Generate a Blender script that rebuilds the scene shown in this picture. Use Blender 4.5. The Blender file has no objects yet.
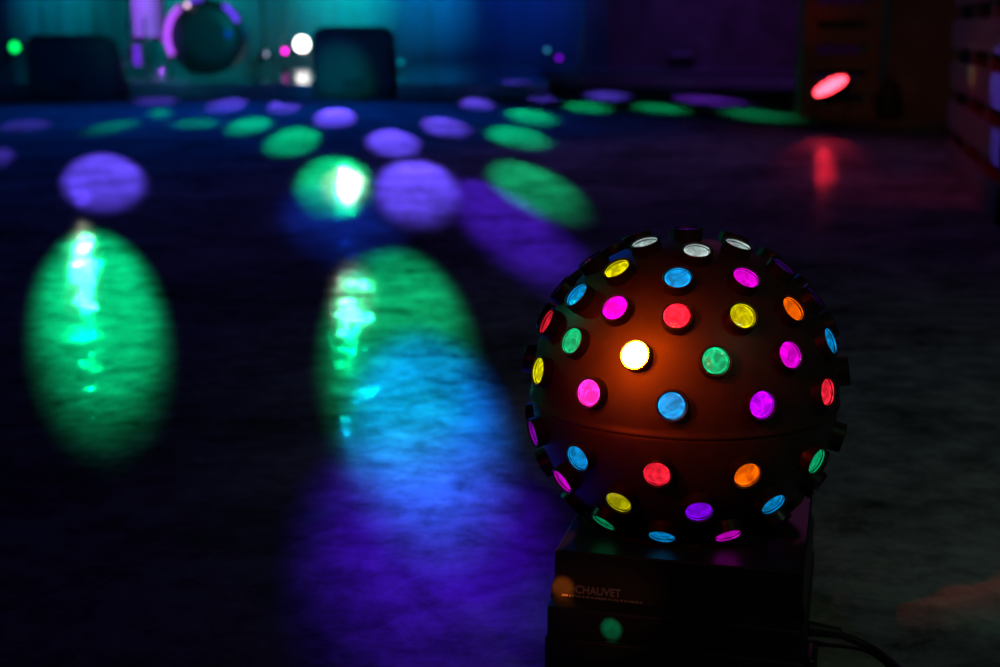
import bpy, bmesh, math, random
from mathutils import Vector, Matrix, Quaternion
random.seed(7)
PI = math.pi
C = bpy.context.scene.collection

# ------------------------------------------------------------------ camera
F = 1389.0; H = 0.605
PITCH = math.atan(305.5 / F)
cam_d = bpy.data.cameras.new('camera'); cam = bpy.data.objects.new('camera', cam_d); C.objects.link(cam)
cam.location = (0, 0, H); cam.rotation_euler = (PI/2 - PITCH, 0, 0)
cam_d.sensor_width = 36; cam_d.lens = F / 1000 * 36
cam_d.clip_start = 0.05; cam_d.clip_end = 100
cam_d.dof.use_dof = True; cam_d.dof.focus_distance = 1.29; cam_d.dof.aperture_fstop = 5.2
cam_d.dof.aperture_blades = 0
bpy.context.scene.camera = cam
CP, SP = math.cos(PITCH), math.sin(PITCH)

def ray(x, y):
    a = (x - 500) / F; b = -(y - 333.5) / F
    return Vector((a, CP + b*SP, -SP + b*CP)).normalized()
def on_z(x, y, z=0.0):                       # the place at height z seen at this point of the photograph
    d = ray(x, y); t = (z - H) / d.z
    return Vector((0, 0, H)) + d*t
def on_y(x, y, Y):                           # the place at distance Y
    d = ray(x, y); return Vector((0, 0, H)) + d*(Y/d.y)

# ------------------------------------------------------------------ materials
def mat(name, col, rough=.5, metal=0., spec=.5, emit=None, es=0., trans=0., coat=0., ior=1.5):
    m = bpy.data.materials.new(name); m.use_nodes = True
    b = m.node_tree.nodes['Principled BSDF']
    b.inputs['Base Color'].default_value = (*col, 1)
    b.inputs['Roughness'].default_value = rough
    b.inputs['Metallic'].default_value = metal
    b.inputs['Specular IOR Level'].default_value = spec
    b.inputs['IOR'].default_value = ior
    b.inputs['Transmission Weight'].default_value = trans
    b.inputs['Coat Weight'].default_value = coat
    if emit:
        b.inputs['Emission Color'].default_value = (*emit, 1)
        b.inputs['Emission Strength'].default_value = es
    return m
def nodes_of(m): return m.node_tree.nodes, m.node_tree.links, m.node_tree.nodes['Principled BSDF']
def add_noise_colour(m, c1, c2, scale, detail=6, rough=None, bump=0., stretch=(1, 1, 1), dist=.02):
    N, L, B = nodes_of(m)
    tc = N.new('ShaderNodeTexCoord'); mp = N.new('ShaderNodeMapping'); mp.inputs['Scale'].default_value = stretch
    L.new(tc.outputs['Object'], mp.inputs['Vector'])
    n = N.new('ShaderNodeTexNoise'); n.inputs['Scale'].default_value = scale; n.inputs['Detail'].default_value = detail
    L.new(mp.outputs['Vector'], n.inputs['Vector'])
    r = N.new('ShaderNodeValToRGB'); r.color_ramp.elements[0].position = .35; r.color_ramp.elements[1].position = .68
    r.color_ramp.elements[0].color = (*c1, 1); r.color_ramp.elements[1].color = (*c2, 1)
    L.new(n.outputs['Fac'], r.inputs['Fac']); L.new(r.outputs['Color'], B.inputs['Base Color'])
    if rough:
        mr = N.new('ShaderNodeMapRange'); mr.inputs['From Min'].default_value = .3; mr.inputs['From Max'].default_value = .7
        mr.inputs['To Min'].default_value = rough[0]; mr.inputs['To Max'].default_value = rough[1]
        L.new(n.outputs['Fac'], mr.inputs['Value']); L.new(mr.outputs['Result'], B.inputs['Roughness'])
    if bump:
        bp = N.new('ShaderNodeBump'); bp.inputs['Strength'].default_value = bump; bp.inputs['Distance'].default_value = dist
        L.new(n.outputs['Fac'], bp.inputs['Height']); L.new(bp.outputs['Normal'], B.inputs['Normal'])
    return m

def floor_material():
    """sealed concrete: a mottled matt body under a thin uneven gloss"""
    m = bpy.data.materials.new('polished_concrete'); m.use_nodes = True
    N, L = m.node_tree.nodes, m.node_tree.links; N.clear()
    out = N.new('ShaderNodeOutputMaterial')
    tc = N.new('ShaderNodeTexCoord')
    def noise(scale, detail, rough=.6, dist=0.):
        n = N.new('ShaderNodeTexNoise'); n.inputs['Scale'].default_value = scale; n.inputs['Detail'].default_value = detail
        n.inputs['Roughness'].default_value = rough; n.inputs['Distortion'].default_value = dist
        L.new(tc.outputs['Object'], n.inputs['Vector']); return n
    big, mid, fine, wav = noise(2.2, 5, .6, .6), noise(15, 10, .74, .25), noise(110, 5, .7), noise(6.5, 4, .55, .5)
    mx = N.new('ShaderNodeMath'); mx.operation = 'MULTIPLY_ADD'
    L.new(mid.outputs['Fac'], mx.inputs[0]); mx.inputs[1].default_value = .55
    m2 = N.new('ShaderNodeMath'); m2.operation = 'MULTIPLY'; m2.inputs[1].default_value = .45
    L.new(big.outputs['Fac'], m2.inputs[0]); L.new(m2.outputs[0], mx.inputs[2])
    r = N.new('ShaderNodeValToRGB'); e = r.color_ramp.elements
    e[0].position = .36; e[0].color = (.06, .06, .06, 1); e[1].position = .64; e[1].color = (.55, .55, .54, 1)
    k = e.new(.5); k.color = (.28, .28, .275, 1)
    L.new(mx.outputs[0], r.inputs['Fac'])
    b1 = N.new('ShaderNodeBump'); b1.inputs['Strength'].default_value = FB; b1.inputs['Distance'].default_value = .012
    L.new(wav.outputs['Fac'], b1.inputs['Height'])
    b2 = N.new('ShaderNodeBump'); b2.inputs['Strength'].default_value = .10; b2.inputs['Distance'].default_value = .003
    L.new(fine.outputs['Fac'], b2.inputs['Height']); L.new(b1.outputs['Normal'], b2.inputs['Normal'])
    df = N.new('ShaderNodeBsdfDiffuse'); L.new(r.outputs['Color'], df.inputs['Color']); b3 = N.new('ShaderNodeBump'); b3.inputs['Strength'].default_value = .22; b3.inputs['Distance'].default_value = .005
    L.new(mid.outputs['Fac'], b3.inputs['Height']); L.new(b3.outputs['Normal'], df.inputs['Normal'])
    gl = N.new('ShaderNodeBsdfGlossy'); gl.inputs['Color'].default_value = (1, 1, 1, 1)
    mr = N.new('ShaderNodeMapRange'); mr.inputs['From Min'].default_value = .35; mr.inputs['From Max'].default_value = .65
    mr.inputs['To Min'].default_value = .03; mr.inputs['To Max'].default_value = .08
    L.new(mid.outputs['Fac'], mr.inputs['Value']); L.new(mr.outputs['Result'], gl.inputs['Roughness']); L.new(b1.outputs['Normal'], gl.inputs['Normal'])
    fr = N.new('ShaderNodeFresnel'); fr.inputs['IOR'].default_value = 1.35
    patch = noise(7.5, 5, .6, 1.0)                       # the sealer has worn off in patches
    pm = N.new('ShaderNodeMapRange'); pm.inputs['From Min'].default_value = .50; pm.inputs['From Max'].default_value = .62
    pm.inputs['To Min'].default_value = FG*.10; pm.inputs['To Max'].default_value = FG*1.3; L.new(patch.outputs['Fac'], pm.inputs['Value'])
    fm = N.new('ShaderNodeMath'); fm.operation = 'MULTIPLY'; L.new(fr.outputs[0], fm.inputs[0]); L.new(pm.outputs['Result'], fm.inputs[1])
    mix = N.new('ShaderNodeMixShader'); L.new(fm.outputs[0], mix.inputs[0]); L.new(df.outputs[0], mix.inputs[1]); L.new(gl.outputs[0], mix.inputs[2])
    L.new(mix.outputs[0], out.inputs['Surface'])
    return m
FB, FG = .50, .005

M = {}
M['floor'] = floor_material()
M['shell'] = add_noise_colour(mat('black_ball_shell', (.03, .03, .03), .5), (.035, .033, .033), (.045, .042, .042), 60, rough=(.42, .5))
M['tube'] = mat('black_tube', (.03, .03, .03), .38)
M['chrome'] = mat('chrome', (.75, .75, .77), .12, 1.)
M['base'] = add_noise_colour(mat('black_powder_coat', (.02, .02, .02), .42), (.012, .012, .012), (.022, .022, .022), 180, bump=.15, dist=.001)
M['print'] = mat('grey_print', (.42, .36, .34), .6)
M['rubber'] = mat('black_rubber', (.012, .012, .012), .55)
M['cabinet'] = add_noise_colour(mat('black_carpet_cabinet', (.02, .02, .02), .9), (.07, .07, .07), (.11, .11, .11), 40, bump=.3)
M['grille'] = mat('steel_grille', (.04, .04, .045), .5, .6)
M['stage'] = add_noise_colour(mat('black_stage_deck', (.05, .05, .05), .3), (.20, .20, .20), (.30, .30, .30), 6, rough=(.12, .25))
M['stagex'] = add_noise_colour(mat('black_stage_skirt', (.02, .02, .02), .8), (.015, .015, .015), (.03, .03, .03), 14)
M['curtain'] = add_noise_colour(mat('grey_drape', (.5, .5, .5), .9), (.40, .40, .40), (.6, .6, .6), .8, detail=3, stretch=(1.6, 1, .15))
M['wall'] = add_noise_colour(mat('rough_plaster', (.2, .18, .16), .85), (.16, .13, .11), (.30, .25, .22), 3, bump=.3)
M['ceiling'] = add_noise_colour(mat('dark_ceiling', (.03, .03, .03), .9), (.02, .02, .02), (.04, .04, .04), 3)
M['wood'] = add_noise_colour(mat('pallet_wood', (.3, .2, .13), .75), (.20, .13, .08), (.38, .27, .18), 9, stretch=(1, 1, 7), bump=.3, dist=.004)
M['drum'] = mat('dark_drum_wrap', (.02, .03, .035), .25, coat=.5)
M['head'] = mat('black_drumhead', (.015, .03, .035), .35)
M['pale'] = mat('pale_lacquer', (.42, .38, .45), .4)
M['plastic'] = mat('black_plastic', (.02, .02, .02), .4)
def glow(name, col, s, base=None): return mat(name, base or tuple(c*.3 for c in col), .35, emit=col, es=s)

# ------------------------------------------------------------------ mesh helpers
def link(name, bm, m, parent=None, smooth=False, loc=None):
    bmesh.ops.recalc_face_normals(bm, faces=bm.faces)
    me = bpy.data.meshes.new(name); bm.normal_update(); bm.to_mesh(me); bm.free()
    if smooth:
        for p in me.polygons: p.use_smooth = True
        me.set_sharp_from_angle(angle=math.radians(38))
    for k in (m if isinstance(m, (list, tuple)) else [m]): me.materials.append(k)
    o = bpy.data.objects.new(name, me); C.objects.link(o)
    if parent: o.parent = parent
    if loc is not None: o.location = loc
    return o
def thing(name, label, cat, loc=(0, 0, 0), rz=0., group=None):
    o = bpy.data.objects.new(name, None); C.objects.link(o); o.empty_display_size = .05
    o.location = loc; o.rotation_euler = (0, 0, rz); o['label'] = label; o['category'] = cat
    if group: o['group'] = group
    return o
def tag(o, label, cat, group=None, kind=None):
    o['label'] = label; o['category'] = cat
    if group: o['group'] = group
    if kind: o['kind'] = kind
    return o
def box(bm, lo, hi, bev=0., seg=2, mtx=None):
    r = bmesh.ops.create_cube(bm, size=1.0)
    lo, hi = Vector(lo), Vector(hi); s = hi - lo; c = (lo + hi)/2
    for v in r['verts']: v.co = Vector((v.co.x*s.x + c.x, v.co.y*s.y + c.y, v.co.z*s.z + c.z))
    vs = list(r['verts'])
    if bev:
        es = list({e for v in vs for e in v.link_edges})
        rr = bmesh.ops.bevel(bm, geom=es, offset=bev, segments=seg, profile=.5, affect='EDGES')
        vs = list({v for f in rr['faces'] for v in f.verts} | {v for v in vs if v.is_valid})
    if mtx: bmesh.ops.transform(bm, matrix=mtx, verts=vs)
    return bm
def frame_to(a, b):
    d = (b - a); q = d.to_track_quat('Z', 'Y'); return Matrix.Translation(a) @ q.to_matrix().to_4x4(), d.length
def cyl(bm, a, b, r0, r1=None, n=24, caps=True):
    a, b = Vector(a), Vector(b); m, l = frame_to(a, b)
    return bmesh.ops.create_cone(bm, cap_ends=caps, segments=n, radius1=r0, radius2=r0 if r1 is None else r1, depth=l,
                                 matrix=m @ Matrix.Translation((0, 0, l/2)))
def lathe(bm, prof, mtx=Matrix(), n=40):
    rings = []
    for r, z in prof:
        if r < 1e-7: rings.append([bm.verts.new(mtx @ Vector((0, 0, z)))])
        else: rings.append([bm.verts.new(mtx @ Vector((r*math.cos(2*PI*k/n), r*math.sin(2*PI*k/n), z))) for k in range(n)])
    for A, B in zip(rings, rings[1:]):
        for k in range(n):
            j = (k+1) % n
            if len(A) == 1 and len(B) == 1: continue
            if len(A) == 1: bm.faces.new((A[0], B[k], B[j]))
            elif len(B) == 1: bm.faces.new((A[k], A[j], B[0]))
            else: bm.faces.new((A[k], A[j], B[j], B[k]))
    return bm
def prism(bm, poly, z0, z1, mtx=Matrix(), bev=0.):
    lo = [bm.verts.new(mtx @ Vector((x, y, z0))) for x, y in poly]
    hi = [bm.verts.new(mtx @ Vector((x, y, z1))) for x, y in poly]
    n = len(poly); fs = [bm.faces.new(lo[::-1]), bm.faces.new(hi)]
    for k in range(n): fs.append(bm.faces.new((lo[k], lo[(k+1) % n], hi[(k+1) % n], hi[k])))
    if bev:
        bmesh.ops.bevel(bm, geom=list({e for f in fs for e in f.edges}), offset=bev, segments=3, profile=.5, affect='EDGES')
    return bm
def tube_path(bm, pts, r, n=12):
    pts = [Vector(p) for p in pts]; prev = None; up = Vector((0, 0, 1))
    for i, p in enumerate(pts):
        t = (pts[min(i+1, len(pts)-1)] - pts[max(i-1, 0)]).normalized()
        s = t.cross(up)
        if s.length < 1e-4: s = Vector((1, 0, 0))
        s.normalize(); u = s.cross(t)
        ring = [bm.verts.new(p + r*(math.cos(2*PI*k/n)*s + math.sin(2*PI*k/n)*u)) for k in range(n)]
        if prev:
            for k in range(n): bm.faces.new((prev[k], prev[(k+1) % n], ring[(k+1) % n], ring[k]))
        else: bm.faces.new(ring[::-1])
        prev = ring
    bm.faces.new(prev)
    bmesh.ops.recalc_face_normals(bm, faces=bm.faces)
    return bm
def spline(ctrl, n=14):
    P = [Vector(p) for p in ctrl]; P = [P[0]*2 - P[1]] + P + [P[-1]*2 - P[-2]]; out = []
    for i in range(1, len(P)-2):
        for k in range(n):
            t = k/n; a, b, c, d = P[i-1], P[i], P[i+1], P[i+2]
            out.append(.5*((2*b) + (c-a)*t + (2*a-5*b+4*c-d)*t*t + (3*b-a-3*c+d)*t**3))
    out.append(P[-2]); return out
NB = lambda: bmesh.new()

# ------------------------------------------------------------------ the room
RX0, RX1, RY0, RY1, RZ = -8.0, 6.0, -3.0, 22.0, 4.2
def shell(name, lo, hi, m):
    o = link(name, box(NB(), lo, hi), m); o['kind'] = 'structure'; return o
shell('floor', (RX0, RY0, -.1), (RX1, RY1, 0), M['floor'])
shell('ceiling', (RX0, RY0, RZ), (RX1, RY1, RZ+.1), M['ceiling'])
shell('wall_left', (RX0-.1, RY0, 0), (RX0, RY1, RZ), M['wall'])
shell('wall_front', (RX0, RY0-.1, 0), (RX1, RY0, RZ), M['wall'])
shell('wall_back', (RX0, RY1, 0), (RX1, RY1+.1, RZ), M['wall'])
shell('wall_right', (RX1, RY0, 0), (RX1+.1, RY1, RZ), M['wall'])
# side wall that ends beside the pallets: it stands where the dim brown face is seen
wl, wr = on_z(884, 117), on_z(1010, 121)
shell('wall_side', (wl.x, wl.y, 0), (RX1, wl.y+.15, RZ), M['wall'])
# low stage
SZ = .12; SY0 = 12.5
sx1 = on_z(545, 92).x
shell('stage_floor', (RX0+.02, SY0, 0), (sx1, 20.6, SZ), M['stage'])
# drape behind the stage: folded cloth
bm = NB(); n = 420; x0, x1 = RX0+.1, 1.6; prev = None
for k in range(n+1):
    x = x0 + (x1-x0)*k/n
    y = 20.95 + .035*math.sin(x*9.0) + .012*math.sin(x*23+1.3)
    v = [bm.verts.new((x, y, z)) for z in (.01, 1.4, 2.8, RZ-.02)] 
    if prev:
        for j in range(3): bm.faces.new((prev[j], v[j], v[j+1], prev[j+1]))
    prev = v
dr = link('backdrop_curtain', bm, M['curtain'], smooth=True)
dr.modifiers.new('t', 'SOLIDIFY').thickness = .012
tag(dr, 'tall folded drape hanging behind the stage, lit teal and blue', 'curtain')

# ------------------------------------------------------------------ the lit ball on its base
BC = Vector((.18707, 1.37239, .24482)); R = .155
TOPZ = .113
lamp = thing('disco_ball_light', 'black ball light covered in round multicoloured lenses on a black box base', 'disco light', (BC.x, BC.y, 0))
def P(v): return Vector(v) - Vector((BC.x, BC.y, 0))
# shell with a raised seam at latitude -2.7 degrees
SEAM = -.0472
prof = []
bm = NB()
lat0 = math.asin(SEAM)
for k in range(61):
    a = -PI/2 + (lat0 + PI/2 - .012)*k/60
    prof.append((R*.997*math.cos(a), R*.997*math.sin(a)))
prof += [(R*.9955*math.cos(lat0-.008), R*math.sin(lat0-.008)), (R*.990*math.cos(lat0), R*math.sin(lat0-.004)), (R*.990, R*math.sin(lat0))]
prof += [(R*1.006*math.cos(lat0), R*math.sin(lat0)+.0002), (R*1.009*math.cos(lat0), R*math.sin(lat0)+.0008), (R*1.009*math.cos(lat0+.015), R*math.sin(lat0+.018)), (R*1.001*math.cos(lat0+.03), R*math.sin(lat0+.03))]
for k in range(1, 61):
    a = lat0+.035 + (PI/2 - lat0-.035)*k/60
    prof.append((max(0, R*math.cos(a)) if k < 60 else 0, R*math.sin(a)))
prof[0] = (0, -R*.997)
lathe(bm, prof, n=120)
link('ball_shell', bm, M['shell'], lamp, True, P(BC))

COL = {'white': (.55, .75, .72), 'violet': (.22, .0, .85), 'yellow': (.62, .60, .0), 'blue': (.0, .25, .62), 'magenta': (.80, .0, .72),
       'pink': (1.0, .02, .42), 'red': (.9, .015, .04), 'orange': (.95, .13, .0), 'green': (.0, .45, .16), 'purple': (.48, .0, .85),
       'hot': (1.0, .50, .10), 'dark': (.05, .0, .2)}
MEAS = [(695,236,'dark',.5), (645,243,'white',.6), (738,245,'white',.6), (697,251,'white',.6), (617,269,'yellow',1.), (783,267,'dark',.5),
 (678,278,'blue',1.), (746,278,'magenta',.9), (577,295,'blue',.9), (615,308,'magenta',1.), (793,309,'orange',.8), (743,316,'yellow',.7),
 (677,316,'red',1.1), (547,322,'red',.7), (572,341,'green',.9), (830,341,'blue',.8), (635,355,'hot',40.), (790,355,'magenta',.85),
 (716,361,'green',.9), (539,371,'yellow',1.1), (589,393,'pink',1.5), (827,392,'red',.9), (762,405,'purple',1.), (672,406,'blue',1.),
 (534,433,'purple',.5), (578,458,'blue',.75), (816,461,'green',.6), (747,475,'orange',.75), (657,474,'red',.8), (563,481,'magenta',.7),
 (619,502,'yellow',.45), (773,504,'blue',.65), (699,511,'violet',.7), (604,522,'green',.5), (728,535,'magenta',.6), (662,536,'blue',.6)]
RL = R + .0085
def lens_dir(x, y):
    d = ray(x, y); o = Vector((0, 0, H)) - BC; b = o.dot(d); q = max(0, b*b - (o.dot(o) - RL*RL))
    return (o + d*(-b - math.sqrt(q))).normalized()
RINGS = [(70, 6), (54.3, 9), (39.2, 13), (24.4, 12), (9.7, 12), (-14.0, 12), (-28.8, 12), (-45.1, 11)]
lenses = [(Vector((0, .02, 1)).normalized(), 'dark', .5)]
found = {r[0]: [] for r in RINGS}
for x, y, c, s in MEAS[1:]:
    d = lens_dir(x, y); lat = math.degrees(math.asin(d.z)); az = math.degrees(math.atan2(d.y, d.x))  # az -90 faces the camera
    lenses.append((d, c, s))
    k = min(found, key=lambda q: abs(q-lat)); found[k].append(az)
cyc = ['blue', 'magenta', 'green', 'yellow', 'red', 'orange', 'purple']
i = 0
for lat, n in RINGS:
    A = sorted(found[lat]); gap = 360 - (A[-1]-A[0]); m_ = n - len(A)
    for k in range(1, m_+1):
        a = math.radians(A[-1] + gap*k/(m_+1)); b = math.radians(lat)
        d = Vector((math.cos(b)*math.cos(a), math.cos(b)*math.sin(a), math.sin(b)))
        edge = d.dot((Vector((0, 0, H)) - BC).normalized()) > -.35
        lenses.append((d, 'dark' if edge else cyc[i % 7], .15 if edge else .6)); i += 1
TR, TRi, TH = .0150, .0136, .0105
tb = NB()
hb = math.sqrt(R*R - TR*TR) - R - .002
lathe(tb, [(TR, hb), (TR, TH-.0006), (TR-.0006, TH), (TRi+.0002, TH), (TRi, TH-.0004), (TRi, hb)], n=40)
tube0 = None
lb = NB()
lathe(lb, [(0, .0022)] + [(TRi*math.sin(t)*1.0, .0022*math.cos(t)) for t in (.3, .6, .9, 1.2, 1.45)] + [(TRi-.0001, -.0006)], n=40)
lens_me = None
lens_mats = {}
def lens_material(c, s):
    key = (c, s)
    if key in lens_mats: return lens_mats[key]
    if c == 'hot':
        m = mat('lit_lens', (1, .5, .2), .2, emit=(1.0, .62, .22), es=9.)
    else:
        col = COL[c]
        m = mat(c+'_lens', tuple(.5*v+.02 for v in col), .12, emit=col, es=1.0, coat=1.)
        N, L, B = nodes_of(m)
        # fluted glass: uneven strength of the lamp seen through it
        tc = N.new('ShaderNodeTexCoord'); nz = N.new('ShaderNodeTexNoise'); nz.inputs['Scale'].default_value = 95; nz.inputs['Detail'].default_value = 3
        nz.inputs['Distortion'].default_value = 1.2
        oi = N.new('ShaderNodeObjectInfo'); ad = N.new('ShaderNodeVectorMath'); ad.operation = 'ADD'
        L.new(tc.outputs['Object'], ad.inputs[0]); L.new(oi.outputs['Random'], ad.inputs[1]); L.new(ad.outputs[0], nz.inputs['Vector'])
        r = N.new('ShaderNodeMapRange'); r.inputs['From Min'].default_value = .42; r.inputs['From Max'].default_value = .72
        r.inputs['To Min'].default_value = .72*s; r.inputs['To Max'].default_value = 2.0*s
        L.new(nz.outputs['Fac'], r.inputs['Value'])
        ln = N.new('ShaderNodeVectorMath'); ln.operation = 'LENGTH'; L.new(tc.outputs['Object'], ln.inputs[0])
        # rim crescent painted into the glow: bright ring, dark ring, dimmer edge, off-centre
        of = N.new('ShaderNodeVectorMath'); of.operation = 'ADD'; of.inputs[1].default_value = (.0007, -.0006, 0)
        L.new(tc.outputs['Object'], of.inputs[0]); L.new(of.outputs[0], ln.inputs[0])
        sc_ = N.new('ShaderNodeMath'); sc_.operation = 'DIVIDE'; L.new(ln.outputs['Value'], sc_.inputs[0]); sc_.inputs[1].default_value = .0140
        rr = N.new('ShaderNodeValToRGB'); rr.color_ramp.elements[0].position = 0.; rr.color_ramp.elements[0].color = (.50, .50, .50, 1)
        rr.color_ramp.elements[1].position = 1.; rr.color_ramp.elements[1].color = (.38, .38, .38, 1)
        for pos, val in ((.74, .50), (.80, .95), (.83, .95), (.87, .14), (.91, .14), (.94, .45)):
            e_ = rr.color_ramp.elements.new(pos); e_.color = (val, val, val, 1)
        L.new(sc_.outputs[0], rr.inputs['Fac'])
        db = N.new('ShaderNodeMath'); db.operation = 'MULTIPLY'; L.new(rr.outputs['Color'], db.inputs[0]); db.inputs[1].default_value = 2.
        mm = N.new('ShaderNodeMath'); mm.operation = 'MULTIPLY'; L.new(r.outputs['Result'], mm.inputs[0]); L.new(db.outputs[0], mm.inputs[1])
        L.new(mm.outputs[0], B.inputs['Emission Strength'])
        bp = N.new('ShaderNodeBump'); bp.inputs['Strength'].default_value = .4; bp.inputs['Distance'].default_value = .002
        L.new(nz.outputs['Fac'], bp.inputs['Height']); L.new(bp.outputs['Normal'], B.inputs['Normal'])
    lens_mats[key] = m; return m
bmesh.ops.recalc_face_normals(tb, faces=tb.faces)
tube_me = bpy.data.meshes.new('lens_tube'); tb.normal_update(); tb.to_mesh(tube_me); tb.free(); tube_me.materials.append(M['tube'])
for p in tube_me.polygons: p.use_smooth = True
tube_me.set_sharp_from_angle(angle=.6)
rim_b = NB(); lathe(rim_b, [(TRi-.0002, TH-.003), (TRi-.0011, TH-.003), (TRi-.0011, TH-.0014), (TRi-.0002, TH-.0014)], n=40)
rim_me = bpy.data.meshes.new('retaining_ring'); rim_b.to_mesh(rim_me); rim_b.free(); rim_me.materials.append(M['chrome'])
bmesh.ops.recalc_face_normals(lb, faces=lb.faces)
lens_base = bpy.data.meshes.new('lens'); lb.normal_update(); lb.to_mesh(lens_base); lb.free()
for p in lens_base.polygons: p.use_smooth = True
NAMES = {'hot': 'glowing white-orange lens', 'dark': 'unlit dark violet lens'}
for d, c, s in lenses:
    if d.z*R + BC.z < TOPZ + .014: continue
    t = bpy.data.objects.new('lens_tube', tube_me); C.objects.link(t); t.parent = lamp
    t.location = P(BC + d*R); t.rotation_mode = 'QUATERNION'; t.rotation_quaternion = d.to_track_quat('Z', 'Y')
    me = lens_base.copy(); me.materials.append(lens_material(c, s))
    l = bpy.data.objects.new('lens', me); C.objects.link(l); l.parent = t; l.location = (0, 0, TH-.0048)
    l['label'] = NAMES.get(c, c + ' lens')
    q = bpy.data.objects.new('retaining_ring', rim_me); C.objects.link(q); q.parent = t

# base housing: plan corners taken where the photograph shows them
nl, nr = on_z(555, 550, TOPZ), on_z(804, 573, TOPZ)
ex = (nr - nl); W = ex.length; ex.normalize(); ey = Vector((-ex.y, ex.x, 0))
DPT = .25
Mb = Matrix(((ex.x, ey.x, 0, nl.x-BC.x), (ex.y, ey.y, 0, nl.y-BC.y), (0, 0, 1, 0), (0, 0, 0, 1)))
bm = NB()
a1 = math.atan2
nb = 56; rc = .098
c0 = Mb.inverted() @ Vector((0, 0, 0)); 
# top plate with a round opening that the ball sinks into
def ring_pts(r, z): return [Vector((c0.x + r*math.cos(2*PI*k/nb), c0.y + r*math.sin(2*PI*k/nb), z)) for k in range(nb)]
def rect_pts(z, g=0., fl=0.):
    out = []
    for k in range(nb):
        a = 2*PI*k/nb; dx, dy = math.cos(a), math.sin(a)
        tx = ((W+g - c0.x)/dx) if dx > 1e-6 else (((-g - c0.x)/dx) if dx < -1e-6 else 1e9)
        ty = ((DPT+g - c0.y)/dy) if dy > 1e-6 else (((-g - c0.y)/dy) if dy < -1e-6 else 1e9)
        t = min(tx, ty); out.append(Vector((c0.x + dx*t, c0.y + dy*t, z)))
    for cxr, cyr in ((-g, -g), (W+g, -g), (W+g, DPT+g), (-g, DPT+g)):
        a = math.atan2(cyr - c0.y, cxr - c0.x) % (2*PI); k = round(a/(2*PI)*nb) % nb
        out[k] = Vector((cxr, cyr, z))
    return out
loops = [ring_pts(rc, TOPZ-.05), ring_pts(rc, TOPZ-.001), ring_pts(rc+.001, TOPZ), rect_pts(TOPZ, -.0015), rect_pts(TOPZ-.0015, 0), rect_pts(.085, 0), rect_pts(.074, .003), rect_pts(.064, .003)]
prev = None
for lp in loops:
    vs = [bm.verts.new(Mb @ p) for p in lp]
    if prev:
        for k in range(nb): bm.faces.new((prev[k], prev[(k+1) % nb], vs[(k+1) % nb], vs[k]))
    prev = vs
bm.faces.new(prev)
bmesh.ops.recalc_face_normals(bm, faces=bm.faces)
link('base_housing', bm, M['base'], lamp, True)
# plinth under the housing
PZ = .067
inv = Mb.inverted()
pf = inv @ (P(on_z(547, 606, PZ)))
bm = NB(); box(bm, (pf.x, pf.y, .035), (W+.003, DPT+.004, PZ), .002, 3, Mb)
link('base_plinth', bm, M['base'], lamp, True)
bm = NB(); box(bm, (pf.x-.001, pf.y-.006, .0), (W+.005, DPT+.006, .0385), .0025, 3, Mb)
link('base_tray', bm, M['base'], lamp, True)
bm = NB(); box(bm, (W+.002, pf.y+.002, .0), (W+.016, pf.y+.045, .040), .006, 4, Mb)
link('cable_inlet', bm, M['base'], lamp, True)
bm = NB(); lathe(bm, [(rc-.001, TOPZ-.012), (rc+.006, TOPZ-.0002), (rc+.006, TOPZ+.0018), (rc+.0035, TOPZ+.003), (rc-.001, TOPZ+.0022), (rc-.001, TOPZ-.012)], n=72)
link('collar', bm, M['tube'], lamp, True)
for px in (681, 704):
    q = on_z(px, 541, TOPZ+.003); bm = NB(); box(bm, (-.004, -.0015, 0), (.004, .0015, .002), .0006, 2, Matrix.Translation(P(q)))
    link('glint_clip', bm, M['chrome'], lamp, True)  # chrome pieces put in for the two glints at the ball's foot
# printing low on the front face
def text(body, size, loc_x, z, m, name, ext=.0003, sp=1.0, sx=1.0):
    cu = bpy.data.curves.new(name, 'FONT'); cu.body = body; cu.size = size; cu.extrude = ext; cu.space_character = sp; cu.offset = size*.018
    ob = bpy.data.objects.new(name, cu); C.objects.link(ob)
    bpy.context.view_layer.update()
    me = bpy.data.meshes.new_from_object(ob.evaluated_get(bpy.context.evaluated_depsgraph_get()))
    bpy.data.objects.remove(ob); bpy.data.curves.remove(cu)
    o = bpy.data.objects.new(name, me); C.objects.link(o); o.parent = lamp; me.materials.append(m)
    tilt = 0.
    loc = Mb @ Vector((loc_x, -.0034, z))
    rot = Mb.to_3x3().to_4x4() @ Matrix.Rotation(PI/2 - tilt, 4, 'X') @ Matrix.Scale(sx, 4, (1, 0, 0))
    o.matrix_local = Matrix.Translation(loc) @ rot
    return o
text('CHAUVET', .0112, .021, .0725, M['print'], 'maker_lettering', sx=.88)
# the line of small print under it, worn to bars
bm = NB(); x = .008
while x < .085:
    w = random.uniform(.0012, .0022); box(bm, (x, -.0040, .0683), (x+w, -.0030, .0700), 0, 2, Mb); x += w + random.choice((.0006, .0006, .0016))
link('fine_print', bm, M['print'], lamp)
# power cord on the floor
pl = on_z(831, 632, .020)
cord = spline([pl, on_z(838, 634, .018), on_z(856, 641, .010), on_z(878, 652, .0045), on_z(905, 675, .0045), on_z(950, 720, .0045), on_z(960, 780, .0045)])
t = thing('power_cord', 'black power cord running from the ball light base onto the floor', 'cord', (pl.x, pl.y, 0))
bm = NB(); tube_path(bm, [p - Vector((pl.x, pl.y, 0)) for p in cord], .0038); link('cable', bm, M['rubber'], t, True)
bm = NB(); a = pl - Vector((pl.x, pl.y, 0)); cyl(bm, a + Vector((-.022, .004, .002)), a + Vector((.010, 0, -.001)), .008, .005, 20)
link('plug', bm, M['rubber'], t, True)

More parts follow.
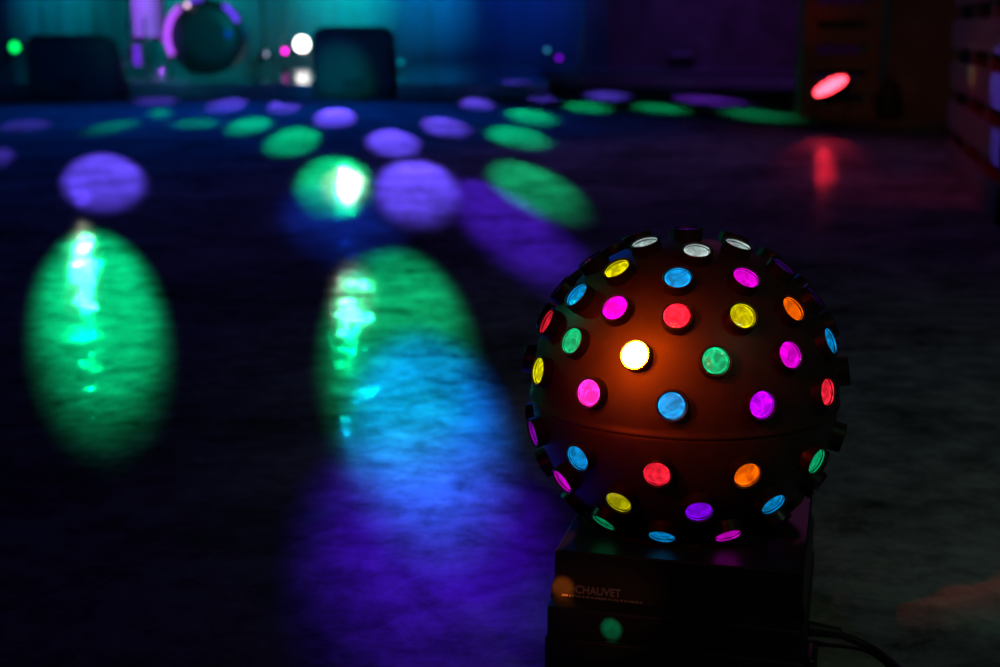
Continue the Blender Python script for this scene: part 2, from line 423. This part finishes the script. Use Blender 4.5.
# ------------------------------------------------------------------ drum kit on the stage
DY = 13.3
dc = on_y(205, 37, DY); DR = .355
bd = thing('bass_drum', 'large dark bass drum with violet highlights painted on its hoop, on the stage', 'drum', (dc.x, DY, SZ))
dz = dc.z - SZ
Mx = Matrix.Translation((0, 0, dz)) @ Matrix.Rotation(PI/2, 4, 'X')       # local z points to the camera
bm = NB(); lathe(bm, [(DR-.02, -.42), (DR-.012, -.42), (DR-.012, 0), (DR-.02, 0), (DR-.02, -.42)], Mx, 64); link('drum_shell', bm, M['drum'], bd, True)
bm = NB(); lathe(bm, [(0, .006), (DR*.5, .006), (DR-.022, .004), (DR-.012, -.002)], Mx, 64); link('drumhead', bm, M['head'], bd, True)
bm = NB(); lathe(bm, [(DR-.022, -.02), (DR, -.02), (DR, .022), (DR-.006, .028), (DR-.018, .028), (DR-.022, .022), (DR-.022, -.02)], Mx, 72); link('hoop', bm, M['drum'], bd, True)
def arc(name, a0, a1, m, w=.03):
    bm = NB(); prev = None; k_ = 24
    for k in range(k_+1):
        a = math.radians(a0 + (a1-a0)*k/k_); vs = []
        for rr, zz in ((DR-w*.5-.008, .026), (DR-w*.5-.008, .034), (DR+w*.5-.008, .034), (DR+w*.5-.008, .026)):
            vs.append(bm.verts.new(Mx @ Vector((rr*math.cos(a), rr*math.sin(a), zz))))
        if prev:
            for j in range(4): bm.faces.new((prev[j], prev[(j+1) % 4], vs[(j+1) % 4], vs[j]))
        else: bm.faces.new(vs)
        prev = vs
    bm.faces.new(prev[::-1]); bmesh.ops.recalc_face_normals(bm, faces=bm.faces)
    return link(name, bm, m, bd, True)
arc('highlight_strip', 128, 208, glow('pink_violet_highlight', (.50, .08, .9), 1.1), .055)  # glowing arcs paint the violet highlights onto the hoop; they are no lamps
arc('highlight_strip', 90, 112, glow('violet_highlight', (.13, .02, .8), .9), .04)
arc('highlight_strip', 24, 56, glow('violet_highlight_right', (.13, .03, .95), 1.2), .045)
for k in range(10):
    a = 2*PI*(k+.5)/10; bm = NB()
    box(bm, (DR-.022, -.012, -.09), (DR+.004, .012, -.03), .004, 2, Mx @ Matrix.Rotation(a, 4, 'Z')); link('lug', bm, M['chrome'], bd, True)
for s in (-1, 1):
    bm = NB(); cyl(bm, (s*(DR-.03), .2, dz-.1), (s*(DR+.12), .06, .0), .009); link('spur', bm, M['chrome'], bd, True)
b = on_y(187, 5, DY-.08)
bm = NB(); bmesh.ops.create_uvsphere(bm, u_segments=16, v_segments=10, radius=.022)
link('hoop_glint', bm, glow('pale_pink_glint', (1, .6, .85), 2.2), bd, True, (b.x-dc.x, b.y-DY+.0, b.z-SZ))  # emissive bead painted in for a glint on the hoop
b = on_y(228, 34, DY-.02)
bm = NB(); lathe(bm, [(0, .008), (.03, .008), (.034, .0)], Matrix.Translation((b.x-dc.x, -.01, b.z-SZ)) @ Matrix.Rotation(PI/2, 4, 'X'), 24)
link('port_ring', bm, glow('blue_port_glow', (0, .05, .5), .6), bd, True)  # the port is no lamp; its blue glow is put into the material

def floor_tom(px0, px1, ytop, ybot, Y, label, wrap, strip=None):
    cx_ = (px0+px1)/2; a = on_y(px0, ytop, Y); b = on_y(px1, ybot, Y); r = abs(b.x-a.x)/2; zc = (a.x+b.x)/2
    t = thing('floor_tom', label, 'drum', (zc, Y, SZ))
    z1 = a.z - SZ; z0 = b.z - SZ
    bm = NB(); lathe(bm, [(0, z0), (r, z0), (r, z1), (0, z1)], n=40); link('drum_shell', bm, wrap, t, True)
    for z in (z0, z1):
        bm = NB(); lathe(bm, [(r+.001, z-.02), (r+.012, z-.02), (r+.012, z+.02), (r+.001, z+.02), (r+.001, z-.02)], n=40); link('hoop', bm, M['chrome'], t, True)
    for k in range(3):
        an = 2*PI*k/3 + .5; x, y = (r+.018)*math.cos(an), (r+.018)*math.sin(an)
        bm = NB(); cyl(bm, (x, y, z0+.2), (x, y, 0.01), .008); cyl(bm, (x, y, .025), (x, y, 0), .014); link('leg', bm, M['chrome'], t, True)
    return t
ft = floor_tom(131, 166, -10, 39, 13.35, 'pale floor tom shining violet, left of the bass drum', M['pale'])
def stand(name, px, Y, ztop, label, cat, strip=None, zb=SZ, top=None):
    b = on_y(px, 60, Y); t = thing(name, label, cat, (b.x, Y, zb)); h = ztop - zb
    bm = NB(); cyl(bm, (0, 0, .12), (0, 0, h), .012); link('upright_tube', bm, M['chrome'], t, True)
    for k in range(3):
        an = 2*PI*k/3 + .3; bm = NB(); cyl(bm, (0, 0, .3), (.26*math.cos(an), .26*math.sin(an), .012), .009); link('leg', bm, M['chrome'], t, True)
        bm = NB(); bmesh.ops.create_uvsphere(bm, u_segments=12, v_segments=8, radius=.015)
        link('rubber_foot', bm, M['rubber'], t, True, (.26*math.cos(an), .26*math.sin(an), .015))
    bm = NB(); lathe(bm, [(0, h*.55-.03), (.02, h*.55-.03), (.02, h*.55+.03), (0, h*.55+.03)], n=20); link('clamp', bm, M['chrome'], t, True)
    if top: top(t, h)
    return t
def cymbal(t, h):
    bm = NB(); lathe(bm, [(.006, h), (.04, h+.0), (.05, h-.012), (.2, h-.03), (.2, h-.032), (.05, h-.015), (.006, h-.004)], n=40); link('cymbal', bm, mat('brass', (.6, .42, .15), .25, 1.), t, True)
stand('cymbal_stand', 264, 13.95, 1.35, 'chrome cymbal stand right of the bass drum with glinting tubes', 'cymbal stand', top=cymbal)
hh = stand('hi_hat_stand', 130, 13.7, 1.05, 'chrome hi-hat stand at the left end of the drum kit', 'cymbal stand', top=cymbal)
stand('microphone_stand', 583, 15.5, 1.5, 'lone slim microphone stand standing right of the stage in the dark', 'microphone stand', zb=0.)

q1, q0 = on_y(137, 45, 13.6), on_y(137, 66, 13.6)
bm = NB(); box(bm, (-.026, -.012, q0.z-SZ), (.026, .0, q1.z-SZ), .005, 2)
st = link('highlight_strip', bm, glow('violet_highlight_low', (.22, .02, .95), 1.1), hh); st.location = (q1.x-hh.location.x, q1.y-hh.location.y, 0)  # glowing bar painted in for the violet highlight on the stand hardware
# ------------------------------------------------------------------ stage monitors (black wedge cabinets on the floor)
def monitor(x0, x1, ytop, ybase, label, twin):
    a = on_z(x0, ybase); b = on_z(x1, ybase); Y = a.y; w = b.x-a.x; h = on_y(x0, ytop, Y).z
    t = thing('stage_monitor', label, 'loudspeaker', ((a.x+b.x)/2, Y, 0), group='stage monitors')
    # side outline: upright back to the hall, sloping grille to the stage
    poly = [(0, 0), (0, h*.90), (.05, h), (.20, h), (.52, h*.30), (.52, 0)]
    Mp = Matrix(((0, 0, 1, -w/2), (1, 0, 0, 0), (0, 1, 0, 0), (0, 0, 0, 1)))
    bm = NB(); prism(bm, poly, 0, w, Mp, .085); link('cabinet', bm, M['cabinet'], t, True)
    s0, s1 = Vector((0, .215, h*.965)), Vector((0, .505, h*.36)); d = (s1-s0); nrm = Vector((0, -d.z, d.y)).normalized()
    bm = NB()
    vs = [Vector((sx*(w/2-.06), p.y, p.z)) + nrm*o for o in (-.004, .010) for sx, p in ((-1, s0), (1, s0), (1, s1), (-1, s1))]
    V = [bm.verts.new(v) for v in vs]
    for f in ((0, 1, 2, 3), (7, 6, 5, 4), (0, 4, 5, 1), (1, 5, 6, 2), (2, 6, 7, 3), (3, 7, 4, 0)): bm.faces.new([V[i] for i in f])
    bmesh.ops.recalc_face_normals(bm, faces=bm.faces); link('grille', bm, M['grille'], t)
    for s in (-1, 1):
        bm = NB(); box(bm, (s*w/2-.006, .12, h*.5), (s*w/2+.006, .26, h*.5+.05), .004, 2); link('handle', bm, M['plastic'], t)
    bm = NB(); box(bm, (-.09, -.006, .08), (.09, .002, .18), .004, 2); link('connector_plate', bm, M['grille'], t)
    return t
monitor(27, 115, 36, 101, 'black box loudspeaker on the floor at far left below the stage', 0)
monitor(313, 394, 27, 99, 'dark box loudspeaker on the floor right of the bright white lamp', 1)

# ------------------------------------------------------------------ small lamps by the stage
def small_lamp(px, py, Y, rad, col, es, label, zb, blob=None):
    p = on_y(px, py, Y); t = thing('stage_lamp', label, 'lamp', (p.x, Y, zb)); z = p.z - zb
    Ml = Matrix.Translation((0, 0, z)) @ Matrix.Rotation(PI/2, 4, 'X')
    bm = NB(); lathe(bm, [(0, -.12), (rad*.8, -.12), (rad*1.25, -.03), (rad*1.25, .012), (rad*1.05, .012), (rad*1.05, 0)], Ml, 32); link('housing', bm, M['plastic'], t, True)
    bm = NB(); lathe(bm, [(0, .012), (rad*.6, .009), (rad*1.04, .002)], Ml, 32); link('lens', bm, glow('lamp_face', col, es), t, True)
    bm = NB(); cyl(bm, (-rad*1.3, .05, z), (rad*1.3, .05, z), .006)
    for s in (-1, 1): cyl(bm, (s*rad*1.3, .05, z), (s*rad*1.3, .05, min(.02, z)), .006)
    box(bm, (-rad*1.6, -.03, 0), (rad*1.6, .13, .012), .003, 2); link('yoke', bm, M['plastic'], t)
    return t
small_lamp(302, 44, 17.5, .085, (1, .95, .92), 9, 'bright white lamp standing low on the stage beside the dark box loudspeaker', SZ)
small_lamp(285, 51, 16.5, .028, (1, 0, .75), 5, 'tiny magenta lamp on the stage left of the bright white lamp', SZ)
small_lamp(265, 53, 14.6, .034, (.55, .65, .95), 1., 'tiny pale glow added as a glint on the cymbal stand, left of the tiny magenta lamp', SZ)  # no lamp here: glow added for the glint on the chrome stand
small_lamp(15, 47, 11.6, .042, (0, 1., .12), 1.8, 'small green lamp at the far left edge beside the box loudspeaker', 0)
small_lamp(559, 58, 17., .03, (.25, 0, 1), 1.2, 'tiny violet lamp glowing on the floor right of the stage', 0)
small_lamp(547, 50, 18., .03, (.05, .4, .7), .8, 'tiny pale blue lamp beside the tiny violet one', 0)
small_lamp(401, 62, 16.0, .03, (.0, .4, .55), .8, 'tiny teal lamp on the stage right of the second box loudspeaker', SZ)

# ------------------------------------------------------------------ red LED par lamp on the floor
PY = 8.9
pc = on_y(831, 87, PY)
t = thing('led_par_light', 'round red LED par lamp tilted on the floor in front of the pallets', 'lamp', (pc.x, PY, 0))
pz = pc.z; PR = .112
face = Vector((-.62, -.55, .42)).normalized()
fq = Vector((-.42, -.42, 1.0)).normalized()
# lamp face is seen strongly foreshortened: a long ellipse tilted up to the right
u = Vector((.85, 0, .53)).normalized(); vdir = Vector((-.53*.22, .975, .85*.22)); vdir = (vdir - u*vdir.dot(u)).normalized(); nf = u.cross(vdir)
if nf.y > 0: nf = -nf; 
vdir = nf.cross(u)
Mr = Matrix(((u.x, vdir.x, nf.x, 0), (u.y, vdir.y, nf.y, 0), (u.z, vdir.z, nf.z, pz), (0, 0, 0, 1)))
bm = NB(); lathe(bm, [(0, -.075), (PR*.8, -.075), (PR*1.08, -.04), (PR*1.1, .012), (PR*1.02, .014), (PR*1.0, .0), (0, 0)], Mr, 48); link('housing', bm, M['plastic'], t, True)
red_led = glow('red_led', (1., .035, .06), 13.)
def led(x, y):
    bm = NB(); lathe(bm, [(.018, .001), (.018, .006), (.012, .011), (0, .013)], Mr @ Matrix.Translation((x, y, 0)), 16); link('led', bm, red_led, t, True)
led(0, 0)
for k in range(6): led(.045*math.cos(k*PI/3), .045*math.sin(k*PI/3))
for k in range(12): led(.090*math.cos(k*PI/6+.2), .090*math.sin(k*PI/6+.2))
bm = NB()
for s in (-1, 1):
    e = Mr @ Vector((s*PR*1.12, 0, -.03)); cyl(bm, e, (e.x*.9, .06, .012), .008)
box(bm, (-.12, .02, 0), (.12, .10, .014), .004, 2); link('yoke', bm, M['plastic'], t, True)

# ------------------------------------------------------------------ pallets
def pallet(p0, p1, h, label, nboards, group='wooden pallets standing on edge', bh=None, blocks=3):
    d = (p1-p0); Lp = d.length; a = math.atan2(d.y, d.x)
    t = thing('wooden_pallet', label, 'pallet', (p0.x, p0.y, 0), a, group)
    pitch = h/nboards; bh = bh or pitch*.68
    for side, nn in ((0, nboards), (1, nboards//2+1)):
        y0 = 0 if side == 0 else .122
        for k in range(nn):
            z = k*(h-bh)/(nn-1)
            bm = NB(); box(bm, (0, y0, z), (Lp, y0+.022, z+bh), .003, 1); link('deck_board', bm, M['wood'], t)
    for k in range(blocks):
        x = (Lp-.1)*k/(blocks-1)
        bm = NB(); box(bm, (x, .022, .002), (x+.1, .122, h-.002), .003, 1); link('stringer', bm, M['wood'], t)
    return t
pa, pb = on_z(801, 119), on_z(878, 118)
pallet(pa, pb, 1.25, 'wooden pallet on edge behind the red lamp, lit dim red', 8, blocks=2)
qa, qb = on_z(944, 165), on_z(994, 224)
pallet(qa, qb, 1.16, 'wooden pallet on edge at the right edge of the picture, nearest to the camera', 7, blocks=4, bh=.115)

# small dark things by the far wall
q = on_z(895, 120); q.y = wl.y-.16
t = thing('bag', 'small dark bag slumped at the foot of the brown wall beside the pallet', 'bag', (q.x, q.y, 0))
bm = NB(); lathe(bm, [(0, 0), (.085, 0), (.095, .05), (.09, .14), (.06, .22), (.03, .26), (0, .27)], Matrix.Diagonal((1, .7, 1, 1)), 28)
for v in bm.verts: v.co += Vector((.012*math.sin(v.co.z*40), 0, 0))
link('bag_body', bm, M['rubber'], t, True)
bm = NB(); tube_path(bm, spline([(-.03, 0, .25), (-.02, 0, .31), (.02, 0, .32), (.035, 0, .25)], 8), .006, 8); link('handle', bm, M['rubber'], t, True)
q = on_y(680, 66, 21.2); q.z = 0
t = thing('crate', 'small dark crate with a paler lid far back on the floor', 'crate', (q.x, q.y, 0))
bm = NB(); box(bm, (-.19, -.13, 0), (.19, .13, .19), .012, 2); link('crate_body', bm, M['plastic'], t)
bm = NB(); box(bm, (-.16, -.12, .19), (.16, .12, .26), .012, 2); link('lid', bm, M['pale'], t)

# ------------------------------------------------------------------ light
def spot(name, loc, target, power, col, size, blend=.3, radius=.03, sx=1., sy=1., roll=None):
    d = bpy.data.lights.new(name, 'SPOT'); d.energy = power; d.color = col; d.spot_size = size; d.spot_blend = blend; d.shadow_soft_size = radius
    o = bpy.data.objects.new(name, d); C.objects.link(o); o.location = loc
    z = -(Vector(target) - Vector(loc)).normalized()
    if roll is None: q = z.to_track_quat('Z', 'Y').to_matrix()
    else:
        x = (roll - z*roll.dot(z)).normalized(); y = z.cross(x); q = Matrix((x, y, z)).transposed()
    o.matrix_world = Matrix.Translation(loc) @ q.to_4x4() @ Matrix.Diagonal((sx, sy, 1, 1))
    return o
def pool(px, py, a, b, ang, col, E, src, blend=.35, radius=.03):
    """a beam from the fixture at src whose pool on the floor covers this ellipse"""
    t = math.radians(ang); cosa, sina = math.cos(t), math.sin(t)
    pts = []
    n = 48
    for k in range(n):
        s = 2*PI*k/n; x = px + a*math.cos(s)*cosa - b*math.sin(s)*sina; y = py + a*math.cos(s)*sina + b*math.sin(s)*cosa
        pts.append(((on_z(x, max(y, 60))) - src).normalized())
    c = sum(pts, Vector()).normalized()
    th = 0.
    for it in range(4):
        ux = c.cross(Vector((0, 0, 1))).normalized(); uy = ux.cross(c)
        q = [(p.dot(ux)/p.dot(c), p.dot(uy)/p.dot(c)) for p in pts]
        # principal axis from the widest chord, then the half extents
        best = max(((q[k][0]-q[j][0])**2 + (q[k][1]-q[j][1])**2, k, j) for k in range(n) for j in range(k))
        k, j = best[1], best[2]; th = math.atan2(q[k][1]-q[j][1], q[k][0]-q[j][0])
        U = [v[0]*math.cos(th) + v[1]*math.sin(th) for v in q]; V = [-v[0]*math.sin(th) + v[1]*math.cos(th) for v in q]
        mu, mv = (max(U)+min(U))/2, (max(V)+min(V))/2; A, B = (max(U)-min(U))/2, (max(V)-min(V))/2
        c = (c + ux*(mu*math.cos(th) - mv*math.sin(th)) + uy*(mu*math.sin(th) + mv*math.cos(th))).normalized()
    ux = c.cross(Vector((0, 0, 1))).normalized(); uy = ux.cross(c)
    A *= 1.0; B *= 1.0
    roll = ux*math.cos(th) + uy*math.sin(th)
    g = on_z(px, py); dist = (g-src).length; cosn = max(.03, (src.z-g.z)/dist)
    power = E*dist*dist/cosn*4*PI*PI
    if sum(col) == 0: return
    spot('beam', src, src + c, power/PI, col, 2*math.atan(A), blend, radius, 1., B/A, roll)
GRN, VIO, BLU = (.0, 1., .33), (.13, .07, 1.), (.0, .17, 1.)
S1 = on_y(70, 60, 13.0); S1.z = 1.75
S2 = on_y(345, 60, 13.0); S2.z = 1.04
S3 = on_y(343, 60, 13.0); S3.z = 2.15
k1 = 1.0
for a in [(98,340,69,110,-3,GRN,5.2,S1,.55), (399,374,80,128,-4,GRN,2.8,S3,.5), (82,275,15,55,0,(1,1,.85),.9,S1,.9), (352,300,22,42,0,(1,1,.85),.8,S3,.9), (345,187,24,20,0,(.9,1,.8),3.0,S2,.6), (334,187,39,31,0,GRN,4.6,S2), (537,192,52,24,26,GRN,2.4,S2),
          (292,143,30,15,-12,GRN,3.6,S2), (248,127,25,9,-12,GRN,3.0,S2), (195,124,25,5,-2,GRN,1.5,S2), (160,114,10,5,0,GRN,2.2,S2), (110,128,28,6,-12,GRN,1.2,S2),
          (518,138,33,11,9,GRN,3.2,S2), (532,118,27,8,8,GRN,3.2,S2), (588,108,24,6,5,GRN,2.2,S2), (662,109,28,5,6,GRN,1.8,S2), (762,116,42,6,7,GRN,.8,S2),
          (103,184,43,31,0,VIO,7.5,S1), (416,193,44,33,3,VIO,10.,S2), (393,144,28,14,4,VIO,10.5,S2), (334,119,22,10,-5,VIO,10.5,S2), (446,128,25,10,8,VIO,7.,S2),
          (283,108,17,7,-5,VIO,6.,S2), (225,107,22,7,-8,VIO,4.,S2), (477,105,18,6,5,VIO,6.,S2), (540,97,18,5,3,VIO,5.,S2), (608,96,22,5,3,VIO,4.,S2),
          (712,101,38,5,6,(.25,.04,1.),1.8,S2), (155,101,22,5,0,VIO,3.,S2), (25,126,28,6,-5,VIO,1.5,S1), (2,157,12,10,0,VIO,2.5,S1),
          (525,243,95,38,38,(.11,.015,1.),2.4,S2,.6), (345,232,80,48,20,(.0,.06,1.),1.3,S3,1.),
          (428,446,86,118,-8,BLU,7.4,S3,.7), (430,575,150,150,0,(.09,.002,1.),3.0,S3,.9)]:
    pool(*a)
# washes on the drape behind the stage
def wash(px, py, col, power, size, src, blend=1.):
    spot('wash', src, on_y(px, py, 20.9), power, col, math.radians(size), blend, .05)
top = lambda px, Y, z: Vector((on_y(px, 60, Y).x, Y, z))
wash(345, -5, (0, .62, .72), 1300, 26, top(350, 17.5, 3.2))
wash(420, 10, (0, .35, 1.), 800, 26, top(430, 17.5, 3.2))
wash(60, 0, (0, .5, .65), 450, 22, top(60, 17.5, 3.2))
wash(200, 10, (0, .5, .6), 420, 30, top(200, 17.5, 3.2))
wash(500, 20, (0, .06, 1.), 360, 40, top(520, 17.0, 3.2))
wash(20, 20, (0, .05, .6), 160, 30, top(10, 17.5, 3.2))
wash(215, 20, (0, .45, .6), 1100, 52, top(215, 15.2, 3.9))
# violet light on the pale floor tom
spot('tom_light', Vector((ft.location.x-.3, 12.0, 1.8)), ft.location + Vector((0, 0, .45)), 260, (.35, .08, 1), math.radians(22), .6)
# unseen spots added for the lens bloom and red tint; green rims the base
ld = lens_dir(635, 355); p = BC + ld*R; vw = (Vector((0, 0, H)) - p).normalized()
K = p + (2*ld.dot(vw)*ld - vw)*2.4
for dx, dz_, f_ in ((0, 0, .5), (.9, .1, .25), (.25, -.75, .25)):
    k_ = K + Vector((dx, 0, dz_))
    spot('bloom_halo', k_, p, 420*f_, (1, .10, .0), math.radians(3.8), 1., .04)
    spot('bloom_wash', k_, on_y(655, 372, 1.25), 170*f_, (1, .02, .0), math.radians(6.3), 1., .06)
spot('red_fill', Vector((.3, -1.6, 1.9)), BC + Vector((0, 0, .06)), 24, (1, .07, .035), math.radians(5.6), .9, .06)
spot('pink_wash', Vector((-.5, -1., .9)), on_y(580, 405, 1.28), 10, (1, .0, .25), math.radians(5), 1., .02)
spot('green_rim', Vector((-2.2, 3.4, 1.6)), BC + Vector((-.06, 0, -.02)), 16, (0, 1, .45), math.radians(9), .5, .03)
# unseen spots added for the orange and green patches on the base
spot('added_orange_spot', Vector((-.9, -.6, .9)), on_z(560, 541, TOPZ), 330, (1, .2, .02), math.radians(1.2), .5, .003, .5, .5)
spot('added_orange_spot', Vector((-.9, -.6, .9)), on_y(558, 588, 1.25), 330, (1, .2, .02), math.radians(1.2), .5, .003, .5, .5)
spot('added_green_spot', Vector((-.7, -.5, .8)), on_z(616, 629, .045), 420, (0, 1, .35), math.radians(1.2), .3, .003, .45, .45)
spot('text_light', Vector((-.3, -1.2, .9)), on_y(598, 598, 1.24), 16, (1, .22, .14), math.radians(3.2), .8, .01)
# red par throws its own light
spot('par_beam', pc + Vector((-.03, -.06, .02)), Vector((0, 0, -1.15)), 300, (1, .02, .05), math.radians(13.5), 1., .06)
spot('par_beam', pc + nf*.05 + Vector((0, 0, 0)), pc + nf*2, 30, (1, .03, .05), math.radians(70), .8, .06)
ar = bpy.data.lights.new('red_side', 'AREA'); ar.energy = 3; ar.color = (1, .1, .12); ar.size = .6
# added spots tint the second box loudspeaker in place of a haze veil
mp_ = on_y(352, 60, 11.5)
spot('box_veil', Vector((mp_.x-.9, 7.5, 2.6)), mp_ + Vector((-.28, 0, .22)), 300, (0, 1, .35), math.radians(7), 1.)
spot('box_veil', Vector((mp_.x+1.2, 7.5, 2.6)), mp_ + Vector((.0, 0, .25)), 450, (0, .25, 1), math.radians(7), 1.)
# unseen washes added to tint the stage edge, boxes, drums and far walls
spot('added_front_wash', Vector((-2.2, 5, 1.5)), Vector((-2.0, 13, 1.1)), 260, (.0, .22, 1.), math.radians(50), 1., .2)
spot('added_front_wash', Vector((-2.2, 6, 1.6)), Vector((-2.9, 13, .75)), 260, (.0, 1., .6), math.radians(16), 1., .2)
spot('added_far_wash', Vector((3.4, 19, 3.8)), Vector((3.6, 22, .8)), 60, (.5, .05, 1.), math.radians(90), 1., .2)
spot('added_far_wash', Vector((1.6, 19.5, 3.8)), Vector((1.8, 22, .8)), 60, (.02, .08, 1.), math.radians(90), 1., .2)
# dim unseen washes added to tint the floor
spot('floor_wash', Vector((3.2, 16, 3.9)), Vector((3.2, 16.5, 0)), 55, (.35, .08, 1.), math.radians(85), 1., .3)
spot('floor_wash', Vector((1.6, 9, 3.6)), Vector((1.5, 6.0, 0)), 16, (1., .3, .8), math.radians(70), 1., .3)
spot('floor_wash', Vector((-1.6, 12.9, 3.9)), Vector((-2.0, 9.0, 0)), 480, (.0, .10, 1.), math.radians(74), 1., .3)
spot('floor_wash', Vector((2.6, 9.5, 3.9)), Vector((1.0, 4.6, 0)), 14, (1., .15, .75), math.radians(70), 1., .3)
spot('floor_wash', Vector((1.7, -.6, 2.6)), Vector((.95, 1.7, 0)), 20, (.6, 1., .6), math.radians(42), 1., .1)
spot('floor_wash', Vector((2.0, -.6, 2.2)), on_z(955, 645), 1.6, (1., .35, .08), math.radians(12), 1., .3)
spot('floor_wash', Vector((-1.2, -.8, 1.6)), on_z(528, 606), 5, (.05, 1., .45), math.radians(2.6), .8, .02)
# pallet accents
def accent(px, py, Y, src, col, power, size, blend=.4): spot('accent', src, on_y(px, py, Y), power, col, math.radians(size), blend, .02)
accent(985, 80, 4.6, S2, VIO, 1300, 1.6); accent(983, 140, 4.5, S2, VIO, 1100, 1.4)
accent(876, 10, 9.2, Vector((1.9, 5.5, 1.2)), GRN, 110, 1.0); accent(876, 38, 9.2, Vector((1.9, 5.5, 1.2)), (1, .02, .2), 60, .9); accent(876, 82, 9.2, Vector((1.9, 5.5, 1.2)), GRN, 90, 1.0)
accent(960, 68, 5.4, S2, (1, .15, .05), 250, 1.2); accent(952, 65, 5.5, S2, GRN, 160, .9)
accent(960, 120, 5.2, Vector((-1., 3., 2.4)), (1, .02, .03), 42, 19, 1.)
accent(835, 60, 9.0, Vector((1.6, 6.5, 1.6)), (1, .02, .02), 1.2, 30, 1.)
accent(915, 50, 9.2, Vector((2.0, 5.0, 2.4)), (1, .35, .2), 22, 24, 1.)

# ------------------------------------------------------------------ haze
hz = bpy.data.materials.new('stage_haze'); hz.use_nodes = True; N = hz.node_tree.nodes; N.clear()
vo = N.new('ShaderNodeVolumeScatter'); vo.inputs['Density'].default_value = .05; vo.inputs['Anisotropy'].default_value = .55
ou = N.new('ShaderNodeOutputMaterial'); hz.node_tree.links.new(vo.outputs[0], ou.inputs['Volume'])
bm = NB(); box(bm, (RX0+.05, 14.4, .14), (1.9, 20.7, RZ-.05))
ho = link('haze', bm, hz); tag(ho, 'thin haze hanging over the stage, tinted teal and blue', 'haze', kind='stuff')

# ------------------------------------------------------------------ world and view
w = bpy.data.worlds.new('world'); bpy.context.scene.world = w; w.use_nodes = True
w.node_tree.nodes['Background'].inputs['Color'].default_value = (.05, .08, .25, 1); w.node_tree.nodes['Background'].inputs['Strength'].default_value = .0
vs = bpy.context.scene.view_settings
vs.view_transform = 'Standard'; vs.look = 'None'; vs.exposure = 0; vs.gamma = 1; vs.use_curve_mapping = False
cy = bpy.context.scene.cycles
cy.use_denoising = True; cy.max_bounces = 8; cy.sample_clamp_indirect = 4
